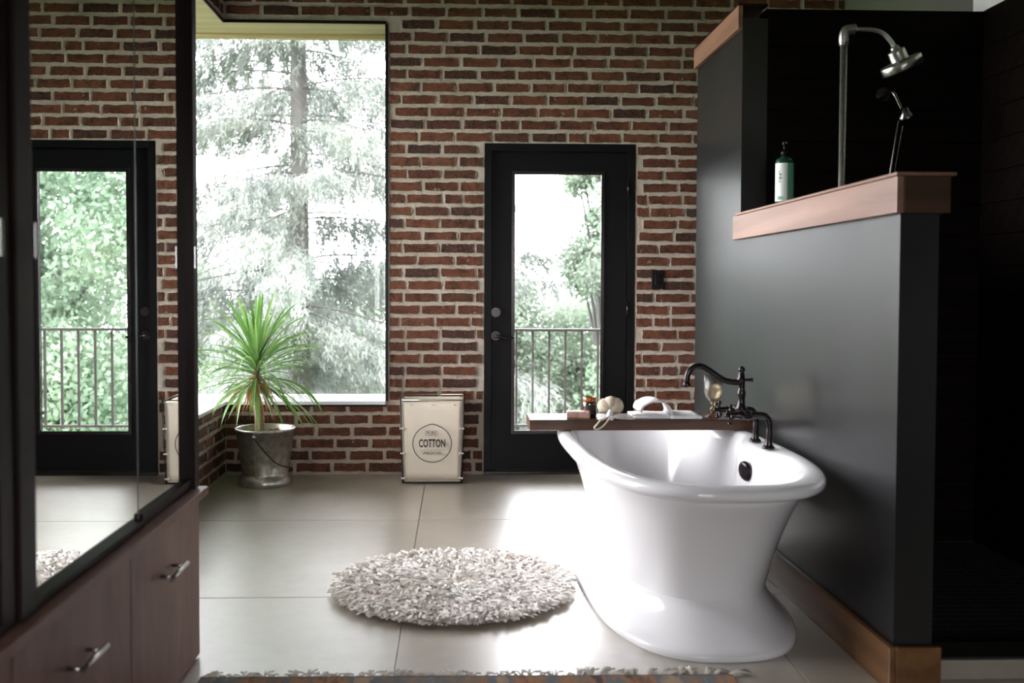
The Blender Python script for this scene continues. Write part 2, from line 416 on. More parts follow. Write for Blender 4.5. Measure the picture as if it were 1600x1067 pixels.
# --- corner window (window_1)
w1 = empty('window_1', (XL, D, 0), kind='structure')
def wpart(name, m, *boxes, bev=0):
    b = MB()
    for q in boxes: b.box(q[0]-XL, q[1]-XL, q[2]-D, q[3]-D, q[4], q[5], bev)
    return b.build(name, m, w1)
OUT = .35
wpart('head_board', M['pine'], (XL-OUT-.02, -.452, D-.004, D+OUT+.02, 2.806, 2.828))
wpart('head_board', M['pine'], (XL-OUT-.02, XL+.004, YW0, D-.006, 2.806, 2.828))
wpart('head_batten', M['pine'], (XL-OUT, -.47, D+.27, D+.33, 2.785, 2.805))
wpart('edge_trim', M['black_trim'], (XL-.004, -.447, D-.012, D-.001, 2.808, 2.826))
wpart('edge_trim', M['black_trim'], (XL-.011, XL+.012, YW0, D-.003, 2.808, 2.826))
wpart('edge_trim', M['black_trim'], (-.452, -.436, D-.012, D+.30, .463, 2.806))
wpart('window_sill', M['sill'], (XL-OUT-.02, -.454, D-.014, D+OUT, .440, .462), bev=.003)
wpart('window_sill', M['sill'], (XL-OUT-.02, XL+.014, YW0+.01, D-.016, .440, .462), bev=.003)
wpart('sill_trim', M['black_trim'], (XL, -.445, D-.012, D-.001, .428, .439))
wpart('jamb_board', M['black_trim'], (-.470, -.453, D+.28, D+.36, .463, 2.784))
wpart('pane', M['glass'], (XL-OUT, -.471, D+.31, D+.318, .463, 2.784))
wpart('pane', M['glass'], (XL-OUT+.002, XL-OUT+.010, YW0+.03, D+.305, .463, 2.784))
wpart('side_frame', M['black_trim'], (XL-OUT-.01, XL-OUT+.03, YW0, YW0+.028, .463, 2.784))

# --- door_1
d1 = empty('door_1', (.642, D, 0), kind='structure')
def dp(name, m, *boxes, bev=0, parent=None):
    b = MB()
    for q in boxes: b.box(q[0]-.642, q[1]-.642, q[2]-D, q[3]-D, q[4], q[5], bev)
    return b.build(name, m, parent or d1)
dp('door_frame', M['black_paint'], (.167, .212, D-.004, D+.25, 0, 2.079), (1.074, 1.117, D-.004, D+.25, 0, 2.079), (.213, 1.073, D-.004, D+.25, 2.032, 2.079), (.213, .228, D+.078, D+.12, .021, 2.031), (1.058, 1.073, D+.078, D+.12, .021, 2.031), (.229, 1.057, D+.078, D+.12, 2.016, 2.031))
slab = dp('door_slab', M['black_paint'], (.217, .352, D+.03, D+.075, .022, 2.028), (.912, 1.069, D+.03, D+.075, .022, 2.028), (.352, .912, D+.03, D+.075, .022, .262), (.352, .912, D+.03, D+.075, 1.896, 2.028))
dp('glazing_bead', M['bronze'], (.340, .360, D+.018, D+.03, .250, 1.910), (.905, .925, D+.018, D+.03, .250, 1.910), (.360, .905, D+.018, D+.03, .250, .272), (.360, .905, D+.018, D+.03, 1.888, 1.910))
dp('pane', M['glass'], (.353, .911, D+.050, D+.056, .263, 1.895))
dp('threshold', M['bronze'], (.168, 1.116, D-.03, D+.25, 0, .02), bev=.004)
hd = MB().lathe([(.0295, -.012), (.0295, 0), (.026, .004)], 24, (.240-.642, .012+.018-.012, .873), 'y').build('handle_rose', M['bronze'], d1)
MB().tube(spline([(.240-.642, .02, .873), (.240-.642, -.035, .873), (.262-.642, -.045, .870), (.31-.642, -.042, .860), (.352-.642, -.038, .866)], 6), [.011]*7+[.010]*6+[.008]*11+[.006], 10).build('lever', M['bronze'], d1)
MB().lathe([(.030, 0), (.030, .016), (.022, .022), (.022, .03)][::-1], 24, (.240-.642, .0, 1.021), 'y').build('deadbolt', M['bronze'], d1)
for z in (.25, 1.04, 1.80):
    MB().tube([(1.071-.642, -.010, z-.05), (1.071-.642, -.010, z+.05)], .007, 8).build('hinge', M['bronze'], d1)

# --- light switch on the brick
sw = empty('light_switch', (1.261, D-.012, 1.23), label='small black light switch plate on the brick beside the door', cat='switch')
MB().box(-.038, .038, -.006, .012, -.060, .060, .003).build('plate', M['black_trim'], sw)
MB().box(-.017, .017, -.010, -.006, -.034, .034, .0015).build('rocker', M['bronze'], sw)

# --- black partition beside the tub
PX0, PX1 = 1.285, 1.400; PY0, PYT, PY1 = 2.860, 4.500, 5.345
wp = MB().box(PX0, PX1, PY0, PYT, -.01, 1.455).box(PX0, PX1, PYT, PY1, -.01, 2.40)
tag(wp.build('wall_partition', M['panel']), kind='structure')
t1 = empty('trim_1', (PX0, PY0, 1.403), kind='structure')
MB().box(-.022, -.001, -.022, PYT-PY0+.05, 0, .106, .002).build('fascia', M['redwood'], t1)
MB().box(0, PX1-PX0+.022, -.022, -.001, 0, .106, .002).build('end_fascia', M['oak_dark'], t1)
MB().box(PX1-PX0+.001, PX1-PX0+.022, 0, PYT-PY0-.02, 0, .106, .002).build('fascia', M['redwood'], t1)
MB().box(-.026, PX1-PX0+.036, -.028, PYT-PY0-.002, .107, .117, .002).build('cap_board', M['redwood'], t1)
t2 = empty('trim_2', (PX0, PYT, 2.352), kind='structure')
MB().box(-.022, -.001, -.004, PY1-PYT, 0, .104, .002).build('fascia', M['redwood'], t2)
MB().box(-.022, PX1-PX0, -.004, PY1-PYT, .105, .112, .002).build('cap_board', M['mirror_frame'], t2)
b1 = empty('baseboard_partition', (PX0, PY0, 0), kind='structure')
MB().box(-.020, -.001, -.020, PY1-PY0, 0, .133, .003).build('board', M['oak'], b1)
MB().box(0, PX1-PX0+.020, -.020, -.001, 0, .133, .003).build('end_board', M['oak'], b1)

# --- shower: plank walls, mosaic floor, curb
def plankwall(name, n, h, make):
    r = empty(name, (0, 0, 0), kind='structure')
    for i in range(n): make(r, i*h + .03, (i+1)*h - .003 + .03)
    return r
sb = tag(MB().box(PX1, XR, PYT+.02, PYT+.13, -.01, 2.448).build('wall_shower_back', M['shower_wood']), kind='structure')
for i in range(17):
    MB().box(-(XR-PX1)/2+.001, (XR-PX1)/2-.02, -.010, .010, -.0695, .0695, .002).build('plank', M['shower_wood'], sb, ((PX1+XR)/2, PYT+.010, .08+i*.1415))
sr = tag(MB().box(XR-.03, XR-.001, 2.3, PYT, 0, 2.45).build('wall_shower_side', M['shower_wood']), kind='structure')
for i in range(17):
    MB().box(-.008, .008, -1.09, 1.09, -.0695, .0695, .002).build('plank', M['shower_wood'], sr, (XR-.038, 3.405, .08+i*.1415))
sf = tag(MB().box(PX1, XR-.03, 3.07, PYT, 0, .012).build('floor_shower', M['mosaic_grout']), kind='structure')
tile = MB().box(-.0232, .0232, -.0232, .0232, 0, .004, .0008).mesh('mosaic_tile', M['mosaic'])
cells = [(PX1+.025+.05*i, 3.075+.024+.05*j) for i in range(20) for j in range(28)]
cells.sort(key=lambda c: c[1] + (0 if c[0] > 1.45 else 3)); restv, restf = [], []
for i, (x, y) in enumerate(cells):
    if i < 300:
        o = bpy.data.objects.new('mosaic_tile', tile); C.objects.link(o); o.parent = sf; o.location = (x, y, .012)
    else:
        n = len(restv); restv += [(v.co.x+x, v.co.y+y, v.co.z+.012) for v in tile.vertices]; restf += [tuple(n+k for k in p.vertices) for p in tile.polygons]
tag(MB().add(restv, restf).build('mosaic_field', M['mosaic'], sf), kind='stuff')
cu = tag(MB().box(PX1, XR-.03, 2.930, 3.068, 0, .060, .003).build('trim_3', M['concrete']), kind='structure')
MB().box(PX1+.022, XR-.03, 2.934, 3.068, .0605, .067, .002).build('curb_top', M['mosaic'], cu)
tag(MB().box(XR-.032, XR-.001, 2.96, 4.62, 2.452, ZC).build('trim_4', M['white_paint']), kind='structure')

# ------------------------------------------------------------------ vanity cabinet and mirror cabinet
va = empty('vanity_cabinet', (-1.13, 2.2, 0), label='low dark wood vanity cabinet with wide drawers under the mirrors', cat='cabinet')
def vp(name, m, x0, x1, y0, y1, z0, z1, bev=.002, parent=None):
    p = parent or va; ox, oy = -1.13, 2.2
    return MB().box(x0-ox, x1-ox, y0-oy, y1-oy, z0, z1, bev).build(name, m, p)
vp('body', M['mirror_frame'], XL+.004, -.848, .40, 3.175, .006, .515)
for y0, y1 in ((2.526, 3.188), (1.856, 2.520), (1.186, 1.850), (.516, 1.180)):
    dr = vp('drawer', M['cabinet'], -.846, -.825, y0, y1, .008, .508)
    yc = (y0+y1)/2 - .02
    h = MB(); yy = yc-2.2; xx = -.79+1.13
    h.tube([(xx, yy-.085, .375), (xx, yy+.085, .375)], .0065, 10)
    h.tube([(-.825+1.13, yy-.055, .375), (xx, yy-.055, .375)], .005, 8); h.tube([(-.825+1.13, yy+.055, .375), (xx, yy+.055, .375)], .005, 8)
    h.build('handle', M['steel'], dr)
vp('counter', M['cabinet'], XL+.004, -.800, .38, 3.215, .517, .543, .003)
mc = empty('mirror_cabinet', (-1.13, 2.2, .544), label='tall mirrored cabinet with dark wooden frames above the drawers', cat='mirror')
def mp_(name, m, x0, x1, y0, y1, z0, z1, bev=.002, parent=None):
    return MB().box(x0+1.13, x1+1.13, y0-2.2, y1-2.2, z0-.544, z1-.544, bev).build(name, m, parent or mc)
mp_('body', M['mirror_frame'], XL+.004, -.868, .45, 3.19, .546, 2.125)
mp_('stile', M['mirror_frame'], -.866, -.826, 3.150, 3.198, .546, 2.125)
mp_('stile', M['mirror_frame'], -.866, -.826, 1.900, 1.970, .546, 2.125)
mp_('stile', M['mirror_frame'], -.866, -.834, 1.835, 1.896, .546, 2.125)
mp_('stile', M['mirror_frame'], -.866, -.826, .45, .55, .546, 2.125)
mp_('top_rail', M['mirror_frame'], -.866, -.828, .551, 3.149, 2.085, 2.125)
mp_('bottom_rail', M['mirror_frame'], -.866, -.832, 1.971, 2.664, .546, .563)
mp_('bottom_rail', M['mirror_frame'], -.866, -.838, 2.666, 3.149, .546, .578)
mp_('bottom_rail', M['mirror_frame'], -.866, -.832, .551, 1.834, .546, .563)
for y0, y1, z0, x in ((1.9705, 2.664, .5635, -.850), (2.6665, 3.1495, .5785, -.852), (.5505, 1.8345, .5635, -.850)):
    mp_('mirror_pane', M['mirror'], -.864, x, y0, y1, z0, 2.084, 0)
mp_('glass_edge', M['glass_edge'], -.864, -.8485, 2.6642, 2.6663, .564, 2.084, 0)
for y, x, z in ((3.160, -.826, 1.275), (1.975, -.826, 1.275), (1.842, -.833, 1.275)):
    mp_('finger_pull', M['dark_chrome'], x+.0005, x+.006, y-.008, y+.008, z-.035, z+.035, .001)


# ------------------------------------------------------------------ bathtub
TX, TY, TR = .842, 3.85, math.radians(2.0)
tub = empty('bathtub', (TX, TY, 0), TR, label='white freestanding pedestal bathtub with rolled rim beside the black wall', cat='bathtub')
def sring(hw, hl, z, n, N=120, deck=0):
    out = []
    for k in range(N):
        a = 2*PI*k/N; c, s_ = math.cos(a), math.sin(a)
        q_ = (abs(c)**n + abs(s_)**n)**(-1/n); x = hw*c*q_; y = hl*s_*q_
        if deck and x > 0:
            x -= deck*math.exp(-((y+.06)/.20)**4) * min(1, x/(.5*hw))
        out.append((x, y, z))
    return out
def densify(P, n):
    V = [Vector((p[0], p[1], p[2])) for p in P]; E_ = [Vector((p[3], p[4], 0)) for p in P]
    A = spline(V, n); B = spline(E_, n)
    return [(a.x, a.y, a.z, b.x, b.y) for a, b in zip(A, B)]
#        half-width, half-length, z, exponent, deck
outer = [(.353, .768, .001, 2.7, 0), (.354, .770, .016, 2.7, 0), (.347, .760, .028, 2.7, 0), (.325, .725, .048, 2.65, 0), (.295, .672, .085, 2.65, 0), (.275, .632, .125, 2.6, 0), (.270, .620, .150, 2.6, 0),
         (.277, .632, .190, 2.6, 0), (.302, .680, .300, 2.6, 0), (.335, .752, .420, 2.6, 0), (.362, .815, .500, 2.6, 0), (.368, .826, .520, 2.6, 0)]
rim = [(.380, .845, .529, 2.75, 0), (.400, .870, .531, 2.8, 0), (.412, .886, .540, 2.85, 0), (.4160, .892, .553, 2.85, 0), (.412, .887, .568, 2.85, 0), (.398, .871, .577, 2.85, 0), (.378, .849, .579, 2.8, .01), (.358, .826, .575, 2.75, .045), (.347, .812, .562, 2.7, .060)]
inner = [(.336, .797, .540, 2.6, .060), (.322, .765, .470, 2.6, .052), (.300, .700, .340, 2.5, .03), (.270, .620, .220, 2.5, .01), (.215, .520, .165, 2.4, 0), (.120, .330, .150, 2.2, 0), (.02, .05, .146, 2, 0)]
def loft(P, n, name, m, parent, cap_last=False):
    Q = densify(P, n); N = 120; V = []
    for q in Q: V += sring(*q[:4], N, q[4])
    Fs = [(i*N+k, i*N+(k+1) % N, (i+1)*N+(k+1) % N, (i+1)*N+k) for i in range(len(Q)-1) for k in range(N)]
    b = MB().add(V, Fs, True)
    if cap_last: b.f.append(tuple(len(V)-N+k for k in range(N))); b.sm.append(True)
    return b.build(name, m, parent)
loft(outer[:7], 4, 'pedestal', M['enamel'], tub)
loft(outer[6:] + rim[:1], 4, 'body', M['enamel'], tub)
loft(rim, 3, 'rim', M['enamel'], tub)
loft([rim[-1]] + inner, 4, 'basin', M['enamel'], tub, True)
# overflow plate on the inner right wall, drain pipe behind
ov = MB(); pr = [(.0001, -.010), (.024, -.012), (.034, -.009), (.039, -.003), (.039, .006)]
ov.lathe(pr, 28, (0, 0, 0), 'x')
oo = ov.build('overflow_plate', M['bronze'], tub, (.258, -.100, .482)); oo.rotation_euler = (0, -.14, .30)
MB().tube(spline([(.33, -.12, .43), (.375, -.12, .41), (.385, -.12, .36), (.345, -.12, .33)], 6), .012, 10).build('waste_pipe', M['bronze'], tub)

# ------------------------------------------------------------------ tub faucet
fa = empty('tub_faucet', (1.168, 3.77, .5795), label='dark bronze gooseneck faucet with two risers standing on the tub rim', cat='faucet')
for s in (-1, 1):
    lg = MB(); y = .084*s
    lg.tube(spline([(0, y, .0), (.001, y, .03), (.002, y, .075), (.0, y, .105), (-.012, y, .122), (-.036, y, .127), (-.085, y, .127)], 5),
            [.017, .0165, .0155, .0145, .0135] + [.0125]*5 + [.0115]*5 + [.0125]*5 + [.0135]*5 + [.0135]*5 + [.0135], 14)
    r_ = lg.build('riser', M['bronze'], fa)
    MB().lathe([(.024, 0), (.024, .005), (.018, .012)], 20, (0, y, .002)).build('flange', M['bronze'], r_)
MB().tube([(-.080, -.105, .127), (-.080, -.09, .127), (-.080, -.03, .127), (-.080, 0, .127), (-.080, .03, .127), (-.080, .09, .127), (-.080, .105, .127)], [.010, .019, .013, .017, .013, .019, .010], 14).build('crossbar', M['bronze'], fa)
for s in (-1, 1):
    y = .084*s
    hd = MB().tube([(-.085, y, .127), (-.105, y, .127), (-.118, y, .127), (-.132, y, .127), (-.150, y, .127)], [.013, .017, .012, .011, .010], 12).build('valve', M['bronze'], fa)
    cr = MB(); ang = .5 if s > 0 else .1
    for k in range(4):
        a = ang + k*PI/2; e = (-.146, y + .034*math.cos(a), .127 + .034*math.sin(a))
        cr.tube([(-.146, y, .127), e], [.006, .005], 8); cr.ball(e, .0085, 10, 7)
    cr.ball((-.158, y, .127), .010, 12, 8)
    cr.build('cross_handle', M['bronze'], fa)
MB().lathe([(.020, .135), (.022, .145), (.016, .155), (.013, .175), (.0155, .195), (.0165, .205), (.0125, .215), (.0125, .245), (.019, .249), (.019, .256), (.014, .262), (.014, .275), (.010, .279), (.009, .283), (.0125, .289), (.0125, .296), (.006, .303), (.001, .305)], 20, (-.080, 0, 0)).build('column', M['bronze'], fa)
sp = spline([(-.070, 0, .245), (-.105, 0, .243), (-.150, 0, .252), (-.200, 0, .285), (-.232, 0, .303), (-.262, 0, .302), (-.284, 0, .284), (-.291, 0, .258), (-.291, 0, .238)], 6)
MB().tube(sp, [.0115]*len(sp), 14).build('spout', M['bronze'], fa)
MB().lathe([(.013, 0), (.0155, .004), (.0155, .012), (.012, .018)], 16, (-.291, 0, .226)).build('spout_tip', M['bronze'], fa)
MB().tube([(-.066, 0, .252), (-.046, 0, .252), (-.040, 0, .252), (-.036, 0, .252)], [.006, .006, .010, .004], 10).build('diverter_knob', M['bronze'], fa)

# ------------------------------------------------------------------ tray and the things on it
M['tray'] = wood('walnut_tray', (.038, .014, .007), (.105, .044, .020), .34, 0, 9, .10, spec=.35)
ZT = .627
tr = tag(MB().box(-.473, .473, -.105, .105, 0, .045, .003).build('tub_tray', M['tray'], None, (.776, 4.258, .582)), 'thick dark walnut tray board lying across the bathtub', 'tray')
# soap
M['soap'] = plain('swirled_soap', (.46, .27, .22), .5, var=.45, vscale=45)
so = MB().box(-.050, .050, -.030, .030, 0, .030, .006).build('soap_bar', M['soap'], None, (.515, 4.215, ZT)); so.rotation_euler = (0, 0, -.1)
tag(so, 'pinkish brown bar of soap on the tray next to the candle jar', 'soap')
# candle
cj = empty('candle_jar', (.570, 4.265, ZT), label='small amber glass candle jar standing on the tray behind the soap', cat='candle')
M['amber'] = plain('amber_glass', (.045, .012, .005), .08, spec=.6, coat=.5)
M['amber_rim'] = plain('amber_rim_glass', (.30, .10, .03), .08, spec=.6)
M['label_dark'] = plain('dark_paper_label', (.012, .010, .010), .6)
MB().lathe([(.026, 0), (.0295, .004), (.0295, .058), (.027, .066)], 28).build('jar', M['amber'], cj)
MB().lathe([(.0272, .066), (.0285, .070), (.0285, .083), (.0265, .085), (.0245, .083), (.0245, .066)], 28, cap=False).build('neck', M['amber_rim'], cj)
MB().lathe([(.0245, .060), (.0245, .066)], 20).build('wax', plain('wax', (.55, .42, .25), .5), cj)
lb = MB(); V = []
for k in range(13):
    a = -PI/2 - .8 + 1.6*k/12
    for z in (.012, .052): V.append((.0300*math.cos(a), .0300*math.sin(a), z))
lb.add(V, [(2*k, 2*k+2, 2*k+3, 2*k+1) for k in range(12)], True); lb.build('label', M['label_dark'], cj)
# natural bath pouf with rope
bp = empty('bath_pouf', (.650, 4.222, ZT+.002), label='round cream bath pouf with a rope loop hanging over the tray edge', cat='bath sponge')
M['pouf'] = plain('cream_sisal', (.62, .54, .40), .9, var=.18, vscale=90, bump=1.0, bscale=220)
M['rope'] = plain('cotton_rope', (.70, .62, .50), .9, var=.15, vscale=120, bump=.8, bscale=300)
for k, (x, y, z, r) in enumerate(((-.018, .008, .047, .034), (.024, .006, .047, .037), (.004, .030, .050, .034), (.004, -.002, .062, .028), (.006, .012, .036, .034))):
    bm = bmesh.new(); bmesh.ops.create_icosphere(bm, subdivisions=3, radius=r)
    for v in bm.verts: v.co *= 1 + random.uniform(-.045, .045)
    for v in bm.verts: v.co += Vector((x, y, z))
    bm.verts.index_update()
    MB().add([v.co[:] for v in bm.verts], [[v.index for v in f.verts] for f in bm.faces], True).build('lobe', M['pouf'], bp); bm.free()
kn = MB().ball((-.008, -.058, .016), .016, 14, 9, (1.0, .9, .9)); kn.ball((-.004, -.050, .028), .012, 12, 8); kn.ball((-.002, -.064, .006), .012, 12, 8)
kn.build('knot', plain('pale_knot', (.70, .70, .70), .8, var=.2, vscale=80, bump=.6, bscale=150), bp)
MB().tube(spline([(-.012, -.060, .010), (-.04, -.100, .004), (-.058, -.124, .002), (-.075, -.131, -.016), (-.083, -.131, -.026), (-.076, -.131, -.034), (-.055, -.131, -.026), (-.035, -.128, -.008), (-.02, -.105, .003), (-.010, -.064, .006)], 5), .0036, 8).build('rope_loop', M['rope'], bp)
# open book with a page curling over
bk = empty('open_book', (.905, 4.262, ZT), label='open white book with one page curling over on the tray', cat='book')
M['paper'] = plain('book_paper', (.78, .76, .76), .75)
def page(pts, y0, y1, t=.0012):
    b = MB(); n = len(pts); V = []
    for x, z in pts:
        V += [(x, y0, z), (x, y1, z), (x, y0, z-t), (x, y1, z-t)]
    Fs = []
    for i in range(n-1):
        a, c = 4*i, 4*i+4
        Fs += [(a, c, c+1, a+1), (a+2, a+3, c+3, c+2), (a, a+2, c+2, c), (a+1, c+1, c+3, a+3)]
    Fs += [(0, 1, 3, 2), (4*n-4, 4*n-2, 4*n-1, 4*n-3)]
    return b.add(V, Fs, True)
MB().box(-.155, .0, -.088, .098, .001, .010, .002).build('left_pages', M['paper'], bk)
MB().box(.001, .130, -.100, .098, .001, .012, .002).build('right_pages', M['paper'], bk)
arc = [(-.115 + .115*(1 - math.cos(a))*1.0, 0) for a in (0,)]
arc = [( -.062 - .068*math.cos(t), .016 + .060*math.sin(t)**.85) for t in [PI*k/22 for k in range(23)]]
arc = [(x, z + .012*(1 if i < 6 else 0)*(6-i)/6) for i, (x, z) in enumerate(arc)]
for j in range(3):
    page([(x + .004*j*(1-i/22), z - .0022*j) for i, (x, z) in enumerate(arc)], -.086 + .002*j, .096 - .002*j).build('curled_page', M['paper'], bk)
page([(-.150 + .013*i, .013 - .0006*abs(5-i)) for i in range(11)], -.084, .094).build('page', M['paper'], bk)
page([(.004 + .0125*i, .0155 - .0003*i) for i in range(11)], -.098, .096).build('page', M['paper'], bk)
# goblet
gb = empty('wine_goblet', (1.100, 4.235, ZT), label='etched glass goblet with amber stem standing at the tray end behind the faucet', cat='glass')
def goblet_glass(name, col, rough):
    t = NT(name); b = t.b; b.inputs['Base Color'].default_value = (*col, 1); b.inputs['Roughness'].default_value = rough
    b.inputs['Transmission Weight'].default_value = 1.0; b.inputs['IOR'].default_value = 1.45
    t.bump(t.noise(t.coord(), 160, 3), .5, .003); return t.m
M['goblet'] = goblet_glass('etched_glass', (.95, .93, .88), .22); M['amberglass'] = goblet_glass('amber_stem_glass', (.75, .48, .18), .05)
M['wine'] = goblet_glass('pale_wine', (.95, .80, .55), .0)
MB().lathe([(.001, .066), (.018, .070), (.032, .086), (.0385, .110), (.0395, .180), (.0375, .180), (.0365, .112), (.030, .090), (.016, .074), (.001, .071)], 32, cap=False).build('bowl', M['goblet'], gb)
MB().lathe([(.001, .0725), (.0155, .0755), (.029, .091), (.0355, .113), (.0360, .138), (.001, .138)], 28, cap=False).build('wine', M['wine'], gb)
MB().lathe([(.036, 0), (.036, .003), (.018, .010), (.009, .020), (.0085, .026), (.014, .032), (.014, .038), (.008, .044), (.009, .056), (.014, .064), (.001, .0655)], 28).build('stem', M['amberglass'], gb)

# ------------------------------------------------------------------ hamper
hp = empty('laundry_hamper', (-.149, 6.085, 0), -.01, label='tall cream cotton laundry hamper with printed round emblem by the brick wall', cat='hamper')
M['canvas'] = plain('cream_canvas', (.66, .58, .47), .9, var=.05, vscale=9, bump=.35, bscale=500)
M['wire'] = plain('dark_wire', (.03, .028, .028), .4, .7)
M['snap'] = plain('silver_snap', (.6, .58, .55), .3, 1.0)
M['ink'] = plain('black_print', (.02, .02, .02), .8)
WT, WB, DT, DB, HH = .186, .172, .155, .140, .505
def hz(z): t = z/HH; return WB+(WT-WB)*t, DB+(DT-DB)*t
# four cloth panels with slight sag and thickness
def cloth(face):
    N_, K = 14, 10; V = []
    for j in range(K+1):
        z = .018 + (HH-.030)*j/K; a, d = hz(z)
        for i in range(N_+1):
            t = -1 + 2*i/N_; bul = .007*(1-t*t)*math.sin(PI*j/K)**.7 + random.uniform(-.0007, .0007)
            if face == 'f': p = (t*(a-.006), -d - bul + .004, z)
            elif face == 'b': p = (t*(a-.006), d + bul - .004, z)
            elif face == 'l': p = (-a - bul + .004, t*(d-.006), z)
            else: p = (a + bul - .004, t*(d-.006), z)
            V.append(p)
    Fs = [(j*(N_+1)+i, j*(N_+1)+i+1, (j+1)*(N_+1)+i+1, (j+1)*(N_+1)+i) for j in range(K) for i in range(N_)]
    o = MB().add(V, Fs, True).build('cloth_panel', M['canvas'], hp)
    sm = o.modifiers.new('thickness', 'SOLIDIFY'); sm.thickness = .003
    return o
for f_ in 'fblr': cloth(f_)
MB().box(-WB+.006, WB-.006, -DB+.006, DB-.006, .012, .018).build('base_cloth', M['canvas'], hp)
for sx in (-1, 1):
    for sy in (-1, 1):
        MB().tube([(sx*(WB+.004), sy*(DB+.002), .006), (sx*(WT+.004), sy*(DT+.002), HH+.012)], .0045, 8).build('corner_post', M['wire'], hp)
for z, a, d in ((.010, WB, DB), (HH, WT, DT)):
    MB().tube([(-a, -d, z), (a, -d, z), (a, d, z), (-a, d, z), (-a, -d, z)], .004, 8).build('frame_ring', M['wire'] if z < .1 else M['snap'], hp)
for sx in (-1, 1):
    for z in (.035, .185, .335):
        a, d = hz(z)
        st = MB().box(sx*a-.012, sx*a+.012, -d-.006, -d+.004, z-.006, z+.006, .001).build('strap', M['canvas'], hp)
        MB().ball((sx*(a-.010), -d-.007, z), .006, 10, 7, (1, .6, 1)).build('snap', M['snap'], st)
        MB().ball((sx*(a+.008), -d-.004, z), .006, 10, 7, (1, .9, 1)).build('snap', M['snap'], st)
for x in (-.13, 0, .13): MB().ball((x, -DT-.001, HH-.026), .005, 8, 6, (1, .6, 1)).build('snap', M['snap'], hp)
# printed emblem
def textmesh(txt, size, sx=1.0, bold=0.0):
    cu_ = bpy.data.curves.new('t', 'FONT'); cu_.body = txt; cu_.size = size; cu_.align_x = 'CENTER'; cu_.align_y = 'CENTER'; cu_.offset = bold; cu_.extrude = .0003; cu_.resolution_u = 3
    ob = bpy.data.objects.new('t', cu_); C.objects.link(ob); bpy.context.view_layer.update()
    me = bpy.data.meshes.new_from_object(ob.evaluated_get(bpy.context.evaluated_depsgraph_get())); bpy.data.objects.remove(ob)
    for v in me.vertices: v.co.x *= sx
    return me
def put_text(name, txt, size, sx, bold, loc, m, parent, rx=PI/2):
    me = textmesh(txt, size, sx, bold); me.materials.clear(); me.materials.append(m)
    o = bpy.data.objects.new(name, me); C.objects.link(o); o.parent = parent; o.location = loc; o.rotation_euler = (rx, 0, 0); return o
em = empty('printed_emblem', (0, -.160, .245)); em.parent = hp; em.rotation_euler = (.029, 0, 0)
def ring(rx, rz, w_, peak=0):
    V = []; N = 64
    for k in range(N):
        a = 2*PI*k/N; e = peak*math.exp(-((a-PI/2)/.25)**2)
        for d in (0, w_): V.append(((rx-d)*math.cos(a), 0, (rz-d)*math.sin(a)+e))
    n = len(V); V += [(x, .0006, z) for x, y, z in V]
    Fs = []
    for k in range(N):
        a, b = 2*k, 2*((k+1) % N); Fs += [(a, a+1, b+1, b)]
    return MB().add(V, Fs)
ring(.118, .114, .0050, .006).build('ring', M['ink'], em)
put_text('word', 'COTTON', .066, .56, .0018, (0, -.0005, 0), M['ink'], em)
put_text('word', 'PURE', .028, .95, 0, (-.004, -.0005, .063), M['ink'], em)
put_text('word', 'UNBLEACHED', .025, .74, 0, (0, -.0005, -.057), M['ink'], em)
MB().box(-.076, .076, -.0008, 0, -.0385, -.0370).build('line', M['ink'], em)
fr = MB()
for q in ((-.042, .034, .0765, .0778), (-.042, .034, .0485, .0498), (-.042, -.0408, .0485, .0778), (.0328, .034, .0485, .0778)): fr.box(q[0], q[1], -.0008, 0, q[2], q[3])
fr.build('frame', M['ink'], em)

# ------------------------------------------------------------------ potted plant
pp = empty('potted_plant', (-1.148, 5.965, 0), label='spiky green yucca-like plant in a galvanised metal bucket under the window', cat='plant')
M['zinc'] = plain('galvanised_bucket', (.52, .50, .46), .34, .9, var=.40, vscale=26)
pot = MB().lathe([(.154, .0), (.160, .004), (.160, .034), (.150, .050), (.136, .064), (.135, .070), (.171, .325), (.174, .325), (.178, .330), (.178, .338), (.172, .341), (.166, .335), (.160, .28), (.001, .27)], 48, cap=False).build('pot', M['zinc'], pp)
MB().box(-.003, .003, -.004, .004, -.133, .133).build('seam', M['zinc'], pot, (-.03, -.158, .193)).rotation_euler = (.125, 0, -.15)
MB().tube(spline([(-.030, -.178, .300), (.0, -.192, .265), (.05, -.192, .205), (.10, -.168, .150), (.148, -.100, .118), (.160, -.045, .112)], 6), .0035, 8).build('handle', M['wire'], pot)
MB().ball((-.032, -.168, .305), .011, 10, 7).build('handle_ear', M['zinc'], pot)
MB().ball((.158, -.045, .116), .010, 10, 7).build('handle_ear', M['zinc'], pot)
M['soil'] = plain('bark_chips', (.10, .055, .035), .95, var=.6, vscale=60, bump=1, bscale=60)
so_ = MB().lathe([(.001, .302), (.10, .300), (.1625, .290)], 32, cap=False).build('soil', M['soil'], pp)
ch = MB()
for k in range(90):
    r, a = .155*math.sqrt(random.random()), random.random()*2*PI; x, y, s_ = r*math.cos(a), r*math.sin(a), random.uniform(.006, .014)
    ch.box(x-s_, x+s_, y-s_*.6, y+s_*.6, .296, .303+random.random()*.010)
tag(ch.build('bark_chips', plain('pale_chips', (.20, .12, .08), .9, var=.7, vscale=30), so_), kind='stuff')
M['trunk'] = plain('plant_trunk', (.30, .22, .15), .9, var=.35, vscale=70, bump=1, bscale=90)
tk = spline([(-.03, 0, .29), (-.036, 0, .40), (-.048, 0, .50), (-.058, 0, .60), (-.052, 0, .70), (-.042, 0, .78)], 8)
MB().tube(tk, [.030 - .008*min(1, i/16) + .0015*(i % 2) for i in range(len(tk))], 14).build('trunk', M['trunk'], pp)
